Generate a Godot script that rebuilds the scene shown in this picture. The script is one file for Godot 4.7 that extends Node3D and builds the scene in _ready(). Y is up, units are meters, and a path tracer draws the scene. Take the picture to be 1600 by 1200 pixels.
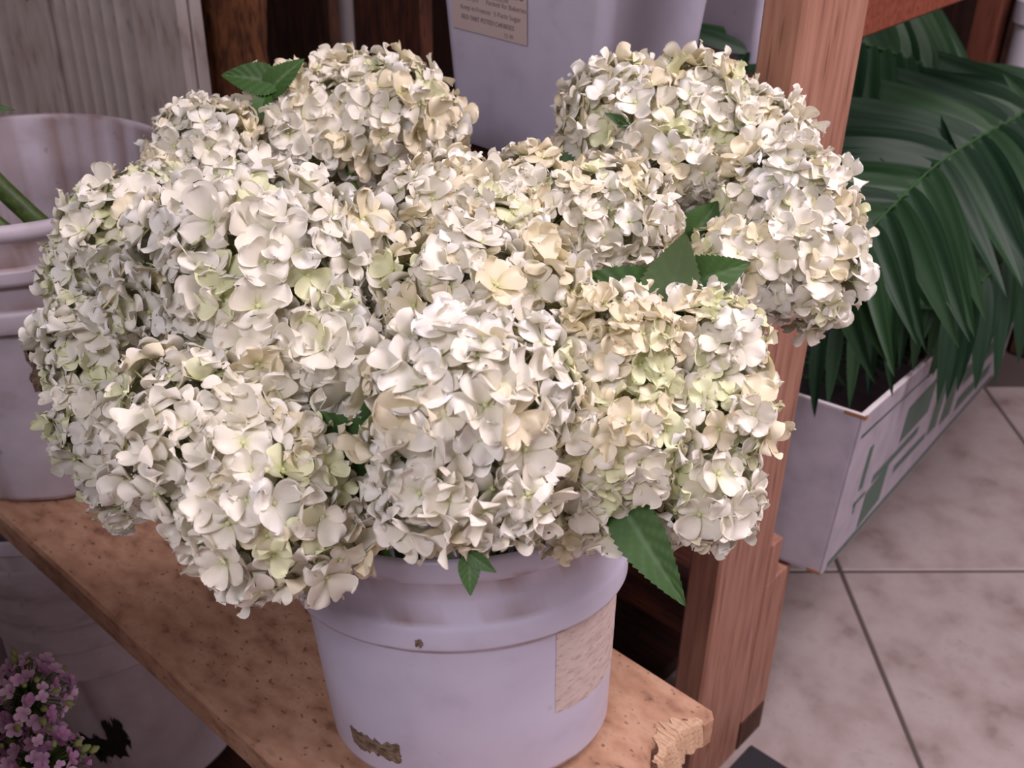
extends Node3D
# A bucket of white hydrangeas on a plank shelf in a flower shop.
# The shelf unit and the room stand at 42 degrees to the camera: along() turns shelf
# coordinates (a = along the plank, b = across it towards the back wall) into the world.

const TURN := -0.7330383
const ORIGIN := Vector3(-0.223, 0.0, -0.738)
const AX := Vector3(0.7431448, 0.0, 0.6691306)
const BX := Vector3(0.6691306, 0.0, -0.7431448)

var names := {}
var rng := RandomNumberGenerator.new()
var M := {}

class Sheet:
	var v := PackedVector3Array()
	var c := PackedColorArray()
	var uv := PackedVector2Array()
	var ix := PackedInt32Array()
	func vert(p: Vector3, col := Color.WHITE, t := Vector2.ZERO) -> int:
		v.append(p); c.append(col); uv.append(t)
		return v.size() - 1
	func tri(a: int, b: int, d: int) -> void:
		ix.append(a); ix.append(b); ix.append(d)
	func quad(a: int, b: int, d: int, e: int) -> void:
		tri(a, b, d); tri(a, d, e)
	# a triangle of its own that faces the way of out
	func face(a: Vector3, b: Vector3, d: Vector3, out: Vector3, col := Color.WHITE) -> void:
		if (d - a).cross(b - a).dot(out) < 0.0:
			var s := b; b = d; d = s
		tri(vert(a, col), vert(b, col), vert(d, col))
	func face4(a: Vector3, b: Vector3, d: Vector3, e: Vector3, out: Vector3, col := Color.WHITE) -> void:
		face(a, b, d, out, col); face(a, d, e, out, col)
	func grid(nu: int, nv: int, fn: Callable) -> void:
		var at := v.size()
		for i in nu + 1:
			for j in nv + 1:
				var r: Array = fn.call(float(i) / nu, float(j) / nv)
				vert(r[0], r[1], Vector2(float(i) / nu, float(j) / nv))
		for i in nu:
			for j in nv:
				var a := at + i * (nv + 1) + j
				quad(a, a + 1, a + nv + 2, a + nv + 1)
	func tube(pts: Array, rad: Array, sides := 8, col := Color.WHITE) -> void:
		var at := v.size()
		var side := Vector3.UP
		for i in pts.size():
			var d: Vector3 = (pts[mini(i + 1, pts.size() - 1)] - pts[maxi(i - 1, 0)]).normalized()
			if absf(d.dot(side)) > 0.95: side = Vector3.RIGHT
			var x := d.cross(side).normalized()
			var y := x.cross(d).normalized()
			for k in sides:
				var w := TAU * k / sides
				vert(pts[i] + (x * cos(w) + y * sin(w)) * rad[i], col)
		for i in pts.size() - 1:
			for k in sides:
				var k2 := (k + 1) % sides
				quad(at + i * sides + k, at + (i + 1) * sides + k, at + (i + 1) * sides + k2, at + i * sides + k2)
		for e in [0, pts.size() - 1]:
			var m := vert(pts[e], col)
			for k in sides:
				var a: int = at + e * sides + k
				var b: int = at + e * sides + (k + 1) % sides
				if e == 0: tri(m, a, b)
				else: tri(m, b, a)
	func mesh() -> ArrayMesh:
		var n := PackedVector3Array()
		n.resize(v.size())
		for i in range(0, ix.size(), 3):
			var q := (v[ix[i + 2]] - v[ix[i]]).cross(v[ix[i + 1]] - v[ix[i]])
			for k in 3: n[ix[i + k]] += q
		for i in n.size(): n[i] = n[i].normalized() if n[i].length_squared() > 0.0 else Vector3.UP
		var arr := []
		arr.resize(Mesh.ARRAY_MAX)
		arr[Mesh.ARRAY_VERTEX] = v; arr[Mesh.ARRAY_NORMAL] = n; arr[Mesh.ARRAY_COLOR] = c
		arr[Mesh.ARRAY_TEX_UV] = uv; arr[Mesh.ARRAY_INDEX] = ix
		var m := ArrayMesh.new()
		m.add_surface_from_arrays(Mesh.PRIMITIVE_TRIANGLES, arr)
		return m

# ---------------------------------------------------------------- naming and placing
func numbered(called: String) -> String:
	var k: int = names.get(called, 0)
	names[called] = k + 1
	return called if k == 0 else "%s_%03d" % [called, k]

func thing(called: String, label: String, category: String, at := Vector3.ZERO, turn := 0.0, group := "") -> Node3D:
	var o := Node3D.new()
	o.name = numbered(called)
	add_child(o)
	o.position = at; o.rotation.y = turn
	o.set_meta("label", label); o.set_meta("category", category)
	if group: o.set_meta("group", group)
	return o

func structure(called: String) -> Node3D:
	var o := Node3D.new()
	o.name = called
	add_child(o)
	o.set_meta("kind", "structure")
	return o

func part(parent: Node3D, called: String, m: Mesh, mat: Material, at := Vector3.ZERO, label := "") -> MeshInstance3D:
	var o := MeshInstance3D.new()
	o.name = called
	o.mesh = m
	o.material_override = mat
	o.cast_shadow = GeometryInstance3D.SHADOW_CASTING_SETTING_ON
	parent.add_child(o, true)
	o.position = at
	if label: o.set_meta("label", label)
	return o

func along(a: float, b: float, y: float) -> Vector3:
	return ORIGIN + AX * a + BX * b + Vector3(0, y, 0)

# ---------------------------------------------------------------- shapes
func box_into(s: Sheet, size: Vector3, ch := 0.003, at := Vector3.ZERO, col := Color.WHITE) -> void:
	var h := size / 2
	var i := h - Vector3.ONE * minf(ch, minf(h.x, minf(h.y, h.z)) * 0.6)
	var sg := [-1.0, 1.0]
	for x: float in sg:
		s.face4(at + Vector3(x * h.x, -i.y, -i.z), at + Vector3(x * h.x, i.y, -i.z), at + Vector3(x * h.x, i.y, i.z), at + Vector3(x * h.x, -i.y, i.z), Vector3(x, 0, 0), col)
		s.face4(at + Vector3(-i.x, x * h.y, -i.z), at + Vector3(i.x, x * h.y, -i.z), at + Vector3(i.x, x * h.y, i.z), at + Vector3(-i.x, x * h.y, i.z), Vector3(0, x, 0), col)
		s.face4(at + Vector3(-i.x, -i.y, x * h.z), at + Vector3(i.x, -i.y, x * h.z), at + Vector3(i.x, i.y, x * h.z), at + Vector3(-i.x, i.y, x * h.z), Vector3(0, 0, x), col)
		for y: float in sg:
			s.face4(at + Vector3(x * h.x, y * i.y, -i.z), at + Vector3(x * h.x, y * i.y, i.z), at + Vector3(x * i.x, y * h.y, i.z), at + Vector3(x * i.x, y * h.y, -i.z), Vector3(x, y, 0), col)
			s.face4(at + Vector3(x * h.x, -i.y, y * i.z), at + Vector3(x * h.x, i.y, y * i.z), at + Vector3(x * i.x, i.y, y * h.z), at + Vector3(x * i.x, -i.y, y * h.z), Vector3(x, 0, y), col)
			s.face4(at + Vector3(-i.x, x * h.y, y * i.z), at + Vector3(i.x, x * h.y, y * i.z), at + Vector3(i.x, x * i.y, y * h.z), at + Vector3(-i.x, x * i.y, y * h.z), Vector3(0, x, y), col)
			for z: float in sg:
				s.face(at + Vector3(x * h.x, y * i.y, z * i.z), at + Vector3(x * i.x, y * h.y, z * i.z), at + Vector3(x * i.x, y * i.y, z * h.z), Vector3(x, y, z), col)

func box(size: Vector3, ch := 0.003) -> ArrayMesh:
	var s := Sheet.new()
	box_into(s, size, ch)
	return s.mesh()

# profile of [radius, height] from the bottom outside round to the bottom inside; sharp turns keep an edge
func lathe(profile: Array, sides := 72, oval := 1.0, tint = null) -> ArrayMesh:
	var s := Sheet.new()
	var before := -1
	for k in profile.size():
		var p: Array = profile[k]
		var sharp := false
		if k > 0 and k < profile.size() - 1:
			var d1 := Vector2(p[0] - profile[k - 1][0], p[1] - profile[k - 1][1]).normalized()
			var d2 := Vector2(profile[k + 1][0] - p[0], profile[k + 1][1] - p[1]).normalized()
			sharp = d1.dot(d2) < 0.6
		for copy in (2 if sharp else 1):
			var at := s.v.size()
			for j in sides:
				var w := TAU * j / sides
				var col := Color.WHITE
				if tint != null: col = tint.call(k, w, p)
				s.vert(Vector3(p[0] * cos(w), p[1], p[0] * sin(w) * oval), col, Vector2(float(j) / sides, p[1]))
			if copy == 0 and before >= 0:
				for j in sides:
					var j2 := (j + 1) % sides
					s.quad(before + j, at + j, at + j2, before + j2)
			before = at
	return s.mesh()

# ---------------------------------------------------------------- materials
func noise(freq: float, sd: int, oct := 4, kind := FastNoiseLite.TYPE_SIMPLEX_SMOOTH) -> FastNoiseLite:
	var n := FastNoiseLite.new()
	n.noise_type = kind; n.frequency = freq; n.seed = sd
	n.fractal_octaves = oct
	return n

# colours mixed by coarse noise, with specks of another colour where a finer noise peaks
func picture(size: int, ramp: Array, freq: float, sd: int, speck := Color(0, 0, 0, 0), speck_freq := 0.1, speck_from := 0.75) -> ImageTexture:
	var a := noise(freq, sd).get_seamless_image(size, size)
	var b := noise(speck_freq, sd + 7, 2).get_seamless_image(size, size)
	var g := Gradient.new()
	g.offsets = PackedFloat32Array(); g.colors = PackedColorArray()
	for k in ramp.size(): g.add_point(float(k) / (ramp.size() - 1), ramp[k])
	var im := Image.create(size, size, false, Image.FORMAT_RGB8)
	for y in size:
		for x in size:
			var col := g.sample(a.get_pixel(x, y).r)
			if speck.a > 0.0:
				var t := b.get_pixel(x, y).r
				if t > speck_from: col = col.lerp(speck, clampf((t - speck_from) * 9.0, 0, 1) * speck.a)
			im.set_pixel(x, y, col)
	return ImageTexture.create_from_image(im)

func plain(col: Color, rough := 0.6) -> StandardMaterial3D:
	var m := StandardMaterial3D.new()
	m.albedo_color = col
	m.roughness = rough
	return m

func textured(tex: Texture2D, scale: Vector3, rough := 0.7, world := false, tint := Color.WHITE, bump := 0.0) -> StandardMaterial3D:
	var m := plain(tint, rough)
	m.albedo_texture = tex
	m.uv1_triplanar = true
	m.uv1_world_triplanar = world
	m.uv1_scale = scale
	if bump > 0.0:
		m.heightmap_enabled = true
		m.heightmap_texture = tex
		m.heightmap_scale = bump
	return m

func c8(r: int, g: int, b: int) -> Color:
	return Color(r / 255.0, g / 255.0, b / 255.0)

func lin(r: int, g: int, b: int) -> Color:
	return c8(r, g, b).srgb_to_linear()

func make_materials() -> void:
	var wood := picture(512, [c8(124, 84, 69), c8(152, 107, 88), c8(163, 117, 97), c8(171, 126, 106), c8(179, 136, 117)], 0.018, 3, Color(0.3, 0.18, 0.13, 0.5), 0.02, 0.82)
	M.post = textured(wood, Vector3(7, 0.5, 7), 0.62)
	M.side_board = textured(wood, Vector3(0.5, 7, 7), 0.65, false, c8(200, 150, 130))
	M.upright = textured(wood, Vector3(6, 0.5, 6), 0.7, false, c8(168, 128, 112))
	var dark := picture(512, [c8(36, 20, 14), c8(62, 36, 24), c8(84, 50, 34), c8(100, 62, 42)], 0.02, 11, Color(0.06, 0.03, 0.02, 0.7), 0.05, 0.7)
	M.dark_a = textured(dark, Vector3(6, 0.5, 6), 0.8)
	M.dark_b = textured(dark, Vector3(6, 0.5, 6), 0.8, false, c8(190, 165, 150))
	M.dark_c = textured(dark, Vector3(5, 0.6, 5), 0.8, false, c8(255, 225, 205))
	M.bark = textured(picture(512, [c8(50, 28, 18), c8(92, 56, 34), c8(140, 90, 54), c8(112, 66, 40)], 0.03, 23, Color(0.1, 0.05, 0.03, 0.5), 0.03, 0.7), Vector3(5, 1.0, 5), 0.85)
	M.rear_shelf = textured(dark, Vector3(0.6, 6, 6), 0.6, false, c8(255, 205, 190))
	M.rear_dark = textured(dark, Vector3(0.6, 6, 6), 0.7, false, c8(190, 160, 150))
	M.plank = textured(picture(1024, [c8(124, 88, 70), c8(168, 126, 100), c8(182, 140, 112), c8(192, 152, 124), c8(168, 130, 108)], 0.009, 41, Color(0.30, 0.2, 0.17, 0.55), 0.03, 0.77), Vector3(2.2, 4, 3.4), 0.7)
	M.split = textured(picture(256, [c8(128, 90, 64), c8(184, 146, 114), c8(210, 178, 148), c8(168, 128, 98)], 0.04, 44), Vector3(2, 26, 26), 0.75)
	var tile := picture(1024, [c8(138, 121, 116), c8(164, 149, 145), c8(174, 160, 157), c8(180, 168, 165), c8(166, 151, 146)], 0.006, 51, Color(0.56, 0.44, 0.4, 0.4), 0.07, 0.8)
	M.tile = textured(tile, Vector3(1.3, 1.3, 1.3), 0.38, true)
	M.grout = plain(c8(88, 76, 72), 0.95)
	M.painted = textured(picture(512, [c8(146, 132, 124), c8(182, 170, 164), c8(192, 182, 177), c8(198, 188, 185)], 0.014, 61, Color(0.42, 0.35, 0.3, 0.35), 0.025, 0.84), Vector3(3, 1.2, 3), 0.6)
	M.plaster = plain(c8(205, 196, 192), 0.9)
	M.ceiling = plain(c8(226, 222, 220), 0.9)
	var plastic := picture(512, [c8(190, 186, 204), c8(202, 198, 217), c8(206, 202, 221), c8(208, 205, 223)], 0.01, 71, Color(0.62, 0.52, 0.48, 0.35), 0.04, 0.9)
	M.plastic = textured(plastic, Vector3(2.2, 2.2, 2.2), 0.32)
	M.plastic.vertex_color_use_as_albedo = true
	M.old_plastic = textured(picture(512, [c8(172, 160, 164), c8(196, 186, 194), c8(206, 196, 206), c8(210, 202, 210)], 0.012, 73, Color(0.46, 0.33, 0.26, 0.45), 0.03, 0.86), Vector3(2.0, 2.0, 2.0), 0.5)
	M.old_plastic.vertex_color_use_as_albedo = true
	M.residue = textured(picture(256, [c8(176, 150, 140), c8(204, 184, 176), c8(216, 200, 192), c8(190, 166, 156)], 0.03, 75, Color(0.5, 0.42, 0.42, 0.6), 0.05, 0.72), Vector3(5, 9, 5), 0.85)
	M.sticker_dark = textured(picture(256, [c8(48, 34, 26), c8(96, 78, 60), c8(150, 132, 112), c8(60, 44, 34)], 0.03, 77), Vector3(12, 12, 12), 0.8)
	M.torn_black = plain(c8(26, 20, 18), 0.9)
	M.label_paper = plain(c8(204, 186, 180), 0.8)
	M.ink = plain(c8(66, 54, 58), 0.8)
	M.ink_soft = plain(c8(112, 98, 100), 0.8)
	M.carton = textured(picture(256, [c8(158, 152, 163), c8(172, 166, 177), c8(180, 174, 185)], 0.02, 81), Vector3(3, 3, 3), 0.55)
	M.carton_edge = plain(c8(236, 230, 232), 0.7)
	M.carton_core = plain(c8(150, 104, 70), 0.9)
	M.print_green = plain(c8(78, 104, 92), 0.6)
	M.rubber = plain(c8(44, 42, 48), 0.8)
	M.pipe = plain(c8(196, 192, 200), 0.45)
	M.grey_pipe = plain(c8(150, 140, 142), 0.5)
	M.housing = plain(c8(230, 230, 230), 0.5)
	# hydrangea sepals: thin, matt, let light through
	for t in [["cream", c8(255, 252, 244)], ["cool", c8(254, 254, 252)], ["green", c8(243, 247, 212)], ["tan", c8(253, 244, 220)]]:
		var m := plain(t[1], 0.55)
		m.vertex_color_use_as_albedo = true
		m.backlight_enabled = true
		m.backlight = Color(0.5, 0.5, 0.44)
		M["petal_" + t[0]] = m
	M.eye = plain(c8(204, 208, 160), 0.6)
	M.stalk = plain(c8(190, 198, 140), 0.7)
	M.stem = plain(c8(92, 122, 58), 0.6)
	M.leaf = plain(Color.WHITE, 0.55)
	M.leaf.vertex_color_use_as_albedo = true
	M.leaf.backlight_enabled = true
	M.leaf.backlight = Color(0.28, 0.32, 0.12)
	for t in [["a", c8(26, 54, 34)], ["b", c8(33, 62, 38)], ["c", c8(41, 72, 42)]]:
		var m := plain(t[1], 0.5)
		m.metallic_specular = 0.38
		m.vertex_color_use_as_albedo = true
		m.backlight_enabled = true
		m.backlight = Color(0.1, 0.14, 0.06)
		M["palm_" + t[0]] = m
	M.rachis = plain(c8(58, 92, 50), 0.45)
	M.thick_stem = textured(picture(256, [c8(40, 56, 20), c8(66, 88, 34), c8(90, 112, 48)], 0.03, 91), Vector3(8, 8, 8), 0.5)
	for t in [["a", c8(226, 200, 224)], ["b", c8(236, 218, 234)], ["c", c8(206, 162, 200)]]:
		var m := plain(t[1], 0.6)
		m.vertex_color_use_as_albedo = true
		m.backlight_enabled = true
		m.backlight = Color(0.4, 0.3, 0.4)
		M["pink_" + t[0]] = m
	M.bud = plain(c8(150, 164, 96), 0.6)

# ---------------------------------------------------------------- hydrangeas
var florets: Array[ArrayMesh] = []
var eye_mesh: ArrayMesh

func petal_into(s: Sheet, r: RandomNumberGenerator, ang: float, length: float, half: float, lift: float, curl: float, cup: float, ruffle: float, rise: float, tone: float, spot: float) -> void:
	var dir := Vector3(cos(ang), 0, sin(ang))
	var side := Vector3(-sin(ang), 0, cos(ang))
	var ph := r.randf() * TAU
	var ph2 := r.randf() * TAU
	var teeth := r.randf_range(0.0, 0.07)
	var twist := r.randf_range(-0.35, 0.35)
	var spot_t := r.randf_range(-0.6, 0.6)
	var fine := r.randf_range(5.0, 9.0)
	s.grid(9, 9, func(i: float, b: float) -> Array:
		var a := 0.5 - 0.5 * cos(PI * pow(i, 0.9))
		var t := sin((b * 2.0 - 1.0) * PI / 2)
		var w := half * pow(a, 0.6) * sqrt(maxf(1.0 - pow(a, 3.4), 0.0)) * 1.22
		var e := lift + curl * a * 0.5 + twist * t * a
		var l := length * a * (1.0 + teeth * (sin(t * 9.0 + ph) + 0.7 * sin(t * 23.0 + ph2)) * a)
		var p := dir * (l * cos(e)) + Vector3.UP * (l * sin(e) + rise) + side * (w * t)
		p += Vector3.UP * (cup * t * t * w + ruffle * a * a * (sin(t * 4.2 + ph) + 0.5 * sin(t * 8.0 + ph2)) + ruffle * 0.3 * sin(a * fine + ph2) * cos(t * fine * 0.6 + ph))
		var green := Color(0.62, 0.66, 0.38)
		var cream := Color(0.88, 0.865, 0.775)
		var white := Color(0.94, 0.93, 0.89)
		var k := smoothstep(0.0, 0.16 + tone * 0.3, a)
		var col := green.lerp(cream, k).lerp(white, smoothstep(0.25, 0.9, a) * (1.0 - tone * 0.6))
		var vein := 1.0 - 0.035 * absf(sin(t * 7.0)) * k
		col = Color(col.r * vein, col.g * vein, col.b * vein)
		if spot > 0.0:
			var d := Vector2((a - 0.97) * 1.6, (t - spot_t) * 0.7).length()
			col = col.lerp(Color(0.36, 0.2, 0.08), clampf(1.0 - d / 0.36, 0.0, 1.0) * spot)
		return [p, col])

func make_florets() -> void:
	var r := RandomNumberGenerator.new()
	r.seed = 5
	for k in 36:
		var s := Sheet.new()
		var open := r.randf_range(-0.05, 0.7)
		var tone := r.randf() * 0.8
		for q in 4:
			var spot := 0.75 if (k % 9 == 4 and q == 1) else (0.35 if k % 6 == 2 and q == 3 else 0.0)
			var length := r.randf_range(0.017, 0.0215)
			petal_into(s, r, q * PI / 2 + r.randf_range(-0.2, 0.2), length, length * r.randf_range(0.55, 0.7), open + r.randf_range(-0.3, 0.3), r.randf_range(-0.9, 0.5), r.randf_range(-0.15, 0.5), r.randf_range(0.0008, 0.0034), 0.0008 * (q % 2), tone, spot)
		florets.append(s.mesh())
	var e := SphereMesh.new()
	e.radius = 0.0017; e.height = 0.003; e.radial_segments = 8; e.rings = 4
	var st := SurfaceTool.new()
	st.create_from(e, 0)
	eye_mesh = st.commit()

func basis_towards(n: Vector3, roll: float) -> Basis:
	var x := n.cross(Vector3(0.31, 0.2, 0.93)).normalized()
	var z := x.cross(n).normalized()
	return Basis(x, n, z).rotated(n, roll)

# lobes: spheres [x, y, z, radius] whose union is the flower head; foot: where the stem ends in the bucket
func hydrangea(label: String, lobes: Array, foot: Vector3, size: float, mix: Array, sd: int, spacing := 0.0185) -> Node3D:
	var r := RandomNumberGenerator.new()
	r.seed = sd
	var mid := Vector3.ZERO
	var wsum := 0.0
	for l in lobes:
		var w: float = l[3] * l[3]
		mid += Vector3(l[0], l[1], l[2]) * w; wsum += w
	mid /= wsum
	var t := thing("hydrangea", label, "flower", foot, 0.0, "white hydrangeas in the bucket")
	var down := (foot - mid).normalized()
	var placed: Array[Vector3] = []
	var stalks := Sheet.new()
	var count := 0
	for layer in 2:
		var d := spacing * size * (1.0 if layer == 0 else 1.45)
		for li in lobes.size():
			var l: Array = lobes[li]
			var c := Vector3(l[0], l[1], l[2])
			var rad: float = l[3] * 1.06 - (0.006 if layer == 0 else 0.021)
			if rad < 0.012: continue
			var n := int(4.0 * PI * rad * rad / (d * d) * 1.35)
			for k in n:
				var y := 1.0 - 2.0 * (k + 0.5) / n
				var w := k * 2.39996 + li * 1.7 + layer * 0.9
				var q := sqrt(1.0 - y * y)
				var dir := Vector3(cos(w) * q, y, sin(w) * q)
				dir = (dir + Vector3(r.randfn(), r.randfn(), r.randfn()) * 0.09).normalized()
				var p := c + dir * (rad + r.randf_range(-0.006, 0.004))
				if dir.dot(down) > 0.72: continue
				var inside := false
				for lj in lobes.size():
					if lj == li: continue
					var o: Array = lobes[lj]
					if p.distance_to(Vector3(o[0], o[1], o[2])) < o[3] * 1.06 - (0.010 if layer == 0 else 0.025): inside = true
				if inside: continue
				var close := false
				for e in placed:
					if e.distance_squared_to(p) < d * d * 0.5: close = true; break
				if close or count >= 296: continue
				placed.append(p)
				count += 1
				var out := (dir * 0.75 + (p - mid).normalized() * 0.45).normalized()
				var tilt := r.randfn() * 0.42
				out = (out + Vector3(r.randfn(), r.randfn(), r.randfn()).normalized() * absf(tilt)).normalized()
				var pick := r.randf()
				var kind: String = "cream"
				if pick < mix[0]: kind = "cool"
				elif pick < mix[0] + mix[1]: kind = "green"
				elif pick < mix[0] + mix[1] + mix[2]: kind = "tan"
				var f := part(t, "floret", florets[r.randi() % florets.size()], M["petal_" + kind])
				var sc := size * r.randf_range(0.85, 1.3) * (0.78 if kind == "green" else 1.0)
				f.transform = Transform3D(basis_towards(out, r.randf() * TAU).scaled(Vector3.ONE * sc), p - foot)
				if layer == 0: part(f, "eye", eye_mesh, M.eye, Vector3(0, 0.0014, 0))
				stalks.tube([p - out * 0.001 - foot, p.lerp(mid, 0.35) - foot, mid.lerp(foot, 0.04) - foot], [0.0008, 0.001, 0.0014], 4)
	part(t, "flower_stalks", stalks.mesh(), M.stalk)
	# the stem leaves the head, comes over the rim well inside it and goes down to the bottom
	var s := Sheet.new()
	var mouth := Vector3(-0.047, 0.895, -0.832)
	var off := Vector2((mid.x - mouth.x) / 0.10, (mid.z - mouth.z) / 0.075).limit_length(1.0)
	var over := mouth + Vector3(off.x * 0.10, 0, off.y * 0.075)
	var ways := [mid, over, foot]
	var cv := Curve3D.new()
	for k in 3:
		var tg: Vector3 = (ways[mini(k + 1, 2)] - ways[maxi(k - 1, 0)]) * 0.2
		if k == 1: tg = Vector3((over.x - mid.x) * 0.1, -0.05, (over.z - mid.z) * 0.1)
		cv.add_point(ways[k], -tg, tg)
	var pts := []
	var rad := []
	for k in 15:
		pts.append(cv.sample_baked(cv.get_baked_length() * k / 14.0, true) - foot)
		rad.append(lerpf(0.0035, 0.0052, k / 14.0))
	s.tube(pts, rad, 8)
	part(t, "stem", s.mesh(), M.stem)
	return t

# a toothed leaf from base to tip; face points the way its upper side looks
func leaf(parent: Node3D, base: Vector3, tip: Vector3, face: Vector3, half: float, bend := 0.15, fold := 0.25, pale := 0.0) -> void:
	var o := parent.position
	var run := tip - base
	var ln := run.length()
	var d := run / ln
	var side := d.cross(face).normalized()
	var n := side.cross(d).normalized()
	var s := Sheet.new()
	s.grid(72, 10, func(a: float, b: float) -> Array:
		var t := b * 2.0 - 1.0
		var w := half * pow(maxf(sin(PI * pow(a, 0.72)), 0.0), 0.85) * (1.0 - 0.25 * a)
		var saw := fposmod(a * 18.0, 1.0)
		if absf(t) > 0.9: w *= 1.0 + 0.16 * (1.0 - saw)
		var p := base + d * (ln * a) + side * (w * t) + n * (absf(t) * w * fold + bend * ln * sin(PI * a) + 0.014 * half * sin(a * 44.0 - absf(t) * 10.0))
		var vein := absf(fposmod(a * 7.0 - absf(t) * 1.6, 1.0) - 0.5) * 2.0
		var col := Color(0.032, 0.092, 0.012).lerp(Color(0.046, 0.118, 0.018), smoothstep(0.5, 1.0, vein))
		if absf(t) < 0.11: col = Color(0.075, 0.15, 0.05)
		return [p - o, col.lerp(Color(0.13, 0.20, 0.09), pale)])
	part(parent, "leaf", s.mesh(), M.leaf)

# ---------------------------------------------------------------- palm
var leaflets: Array[ArrayMesh] = []

func make_leaflets() -> void:
	var r := RandomNumberGenerator.new()
	r.seed = 17
	for k in 8:
		var s := Sheet.new()
		var droop := r.randf_range(0.05, 0.3)
		var sway := r.randf_range(-0.05, 0.1)
		var keel := r.randf_range(0.12, 0.4)
		var twist := r.randf_range(-0.5, 0.5)
		# unit leaflet along +x, upper side +y
		s.grid(16, 8, func(a: float, b: float) -> Array:
			var t := b * 2.0 - 1.0
			var w := 0.085 * pow(maxf(sin(PI * pow(clampf(a * 0.97 + 0.03, 0, 1), 0.6)), 0.0), 0.8)
			var ct := cos(twist * a)
			var sn := sin(twist * a)
			var hh := absf(t) * w * keel + 0.004 * cos(t * 14.0) * sin(PI * a)
			var p := Vector3(a, -droop * a * a + hh * ct + w * t * sn, w * t * ct - hh * sn + sway * a * a)
			var v := 1.0 + 0.22 * cos(t * 18.0)
			if absf(t) < 0.12: v = 1.5
			return [p, Color(v, v, v)])
		leaflets.append(s.mesh())

func frond(label: String, pts: Array, face: Vector3, side_len: float, sd: int, pairs := 22, hang := 0.35) -> void:
	var r := RandomNumberGenerator.new()
	r.seed = sd
	var root: Vector3 = pts[0]
	var t := thing("palm_frond", label, "palm leaf", root, 0.0, "cut palm fronds in the carton")
	var cv := Curve3D.new()
	for k in pts.size():
		var tang: Vector3 = (pts[mini(k + 1, pts.size() - 1)] - pts[maxi(k - 1, 0)]) * 0.17
		cv.add_point(pts[k], -tang, tang)
	var len := cv.get_baked_length()
	var s := Sheet.new()
	var line := []
	var rad := []
	for k in 25:
		line.append(cv.sample_baked(len * k / 24.0, true) - root)
		rad.append(lerpf(0.0045, 0.0012, k / 24.0))
	s.tube(line, rad, 6)
	part(t, "rachis", s.mesh(), M.rachis)
	for k in pairs:
		var a := 0.16 + 0.83 * k / (pairs - 1)
		var p := cv.sample_baked(len * a, true)
		var d := (cv.sample_baked(minf(len * a + 0.01, len), true) - cv.sample_baked(maxf(len * a - 0.01, 0.0), true)).normalized()
		var sd_v := d.cross(face).normalized()
		for sg: float in [-1.0, 1.0]:
			var ln := side_len * (0.62 + 0.5 * sin(PI * pow(a, 0.8))) * r.randf_range(0.88, 1.1)
			var fwd := lerpf(0.22, 1.15, pow(a, 2.4)) + r.randf_range(-0.08, 0.1)
			var dir := (sd_v * sg + d * fwd + Vector3.DOWN * (hang * r.randf_range(0.6, 1.3) if sg < 0 else hang * r.randf_range(0.0, 0.5))).normalized()
			var n := (face + Vector3(r.randfn(), r.randfn(), r.randfn()) * 0.16).normalized()
			var z := dir.cross(n).normalized()
			n = z.cross(dir).normalized()
			var o := part(t, "leaflet", leaflets[r.randi() % leaflets.size()], M["palm_" + ["a", "b", "c"][r.randi() % 3]])
			o.transform = Transform3D(Basis(dir * ln, n * ln, z * ln * r.randf_range(0.85, 1.15)), p - root + face * 0.002 * sg)

# ---------------------------------------------------------------- the scene
func _ready() -> void:
	# camera
	var cam := Camera3D.new()
	cam.name = "camera"
	cam.fov = 37.85
	cam.near = 0.02
	cam.position = Vector3(0, 1.5, 0)
	cam.basis = Basis(Vector3.RIGHT, deg_to_rad(-31.5)) * Basis(Vector3.BACK, deg_to_rad(1.2))
	add_child(cam)
	cam.current = true
	var lens := CameraAttributesPhysical.new()
	lens.frustum_focal_length = 35.0
	lens.frustum_focus_distance = 0.93
	lens.exposure_aperture = 8.0
	cam.attributes = lens
	# air: the room is closed, the sky only stands for what lies beyond it
	var env := Environment.new()
	env.background_mode = Environment.BG_COLOR
	env.background_color = c8(150, 158, 176)
	env.tonemap_mode = Environment.TONE_MAPPER_LINEAR
	env.tonemap_exposure = 0.75
	env.sdfgi_enabled = true
	env.ssao_enabled = true
	env.ssil_enabled = true
	var we := WorldEnvironment.new()
	we.name = "world"
	we.environment = env
	add_child(we)
	make_materials()
	# the shop's ceiling lights
	ceiling_light("white ceiling light panel above the tiled aisle on the right", Vector3(1.2, 2.86, -0.85), Vector2(1.2, 0.6), 5.0, Color(1.0, 0.94, 0.97))
	ceiling_light("white ceiling light panel behind the camera on the right", Vector3(1.9, 2.86, -0.1), Vector2(1.2, 0.6), 3.6, Color(1.0, 0.94, 0.98))
	ceiling_light("white ceiling light panel behind the camera on the left", Vector3(-0.9, 2.86, 0.95), Vector2(1.2, 0.6), 5.0, Color(0.97, 0.945, 1.0))
	room()
	shelf_unit()
	background()
	buckets()
	carton_and_palms()
	make_florets()
	flowers()
	pink_flowers()

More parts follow.
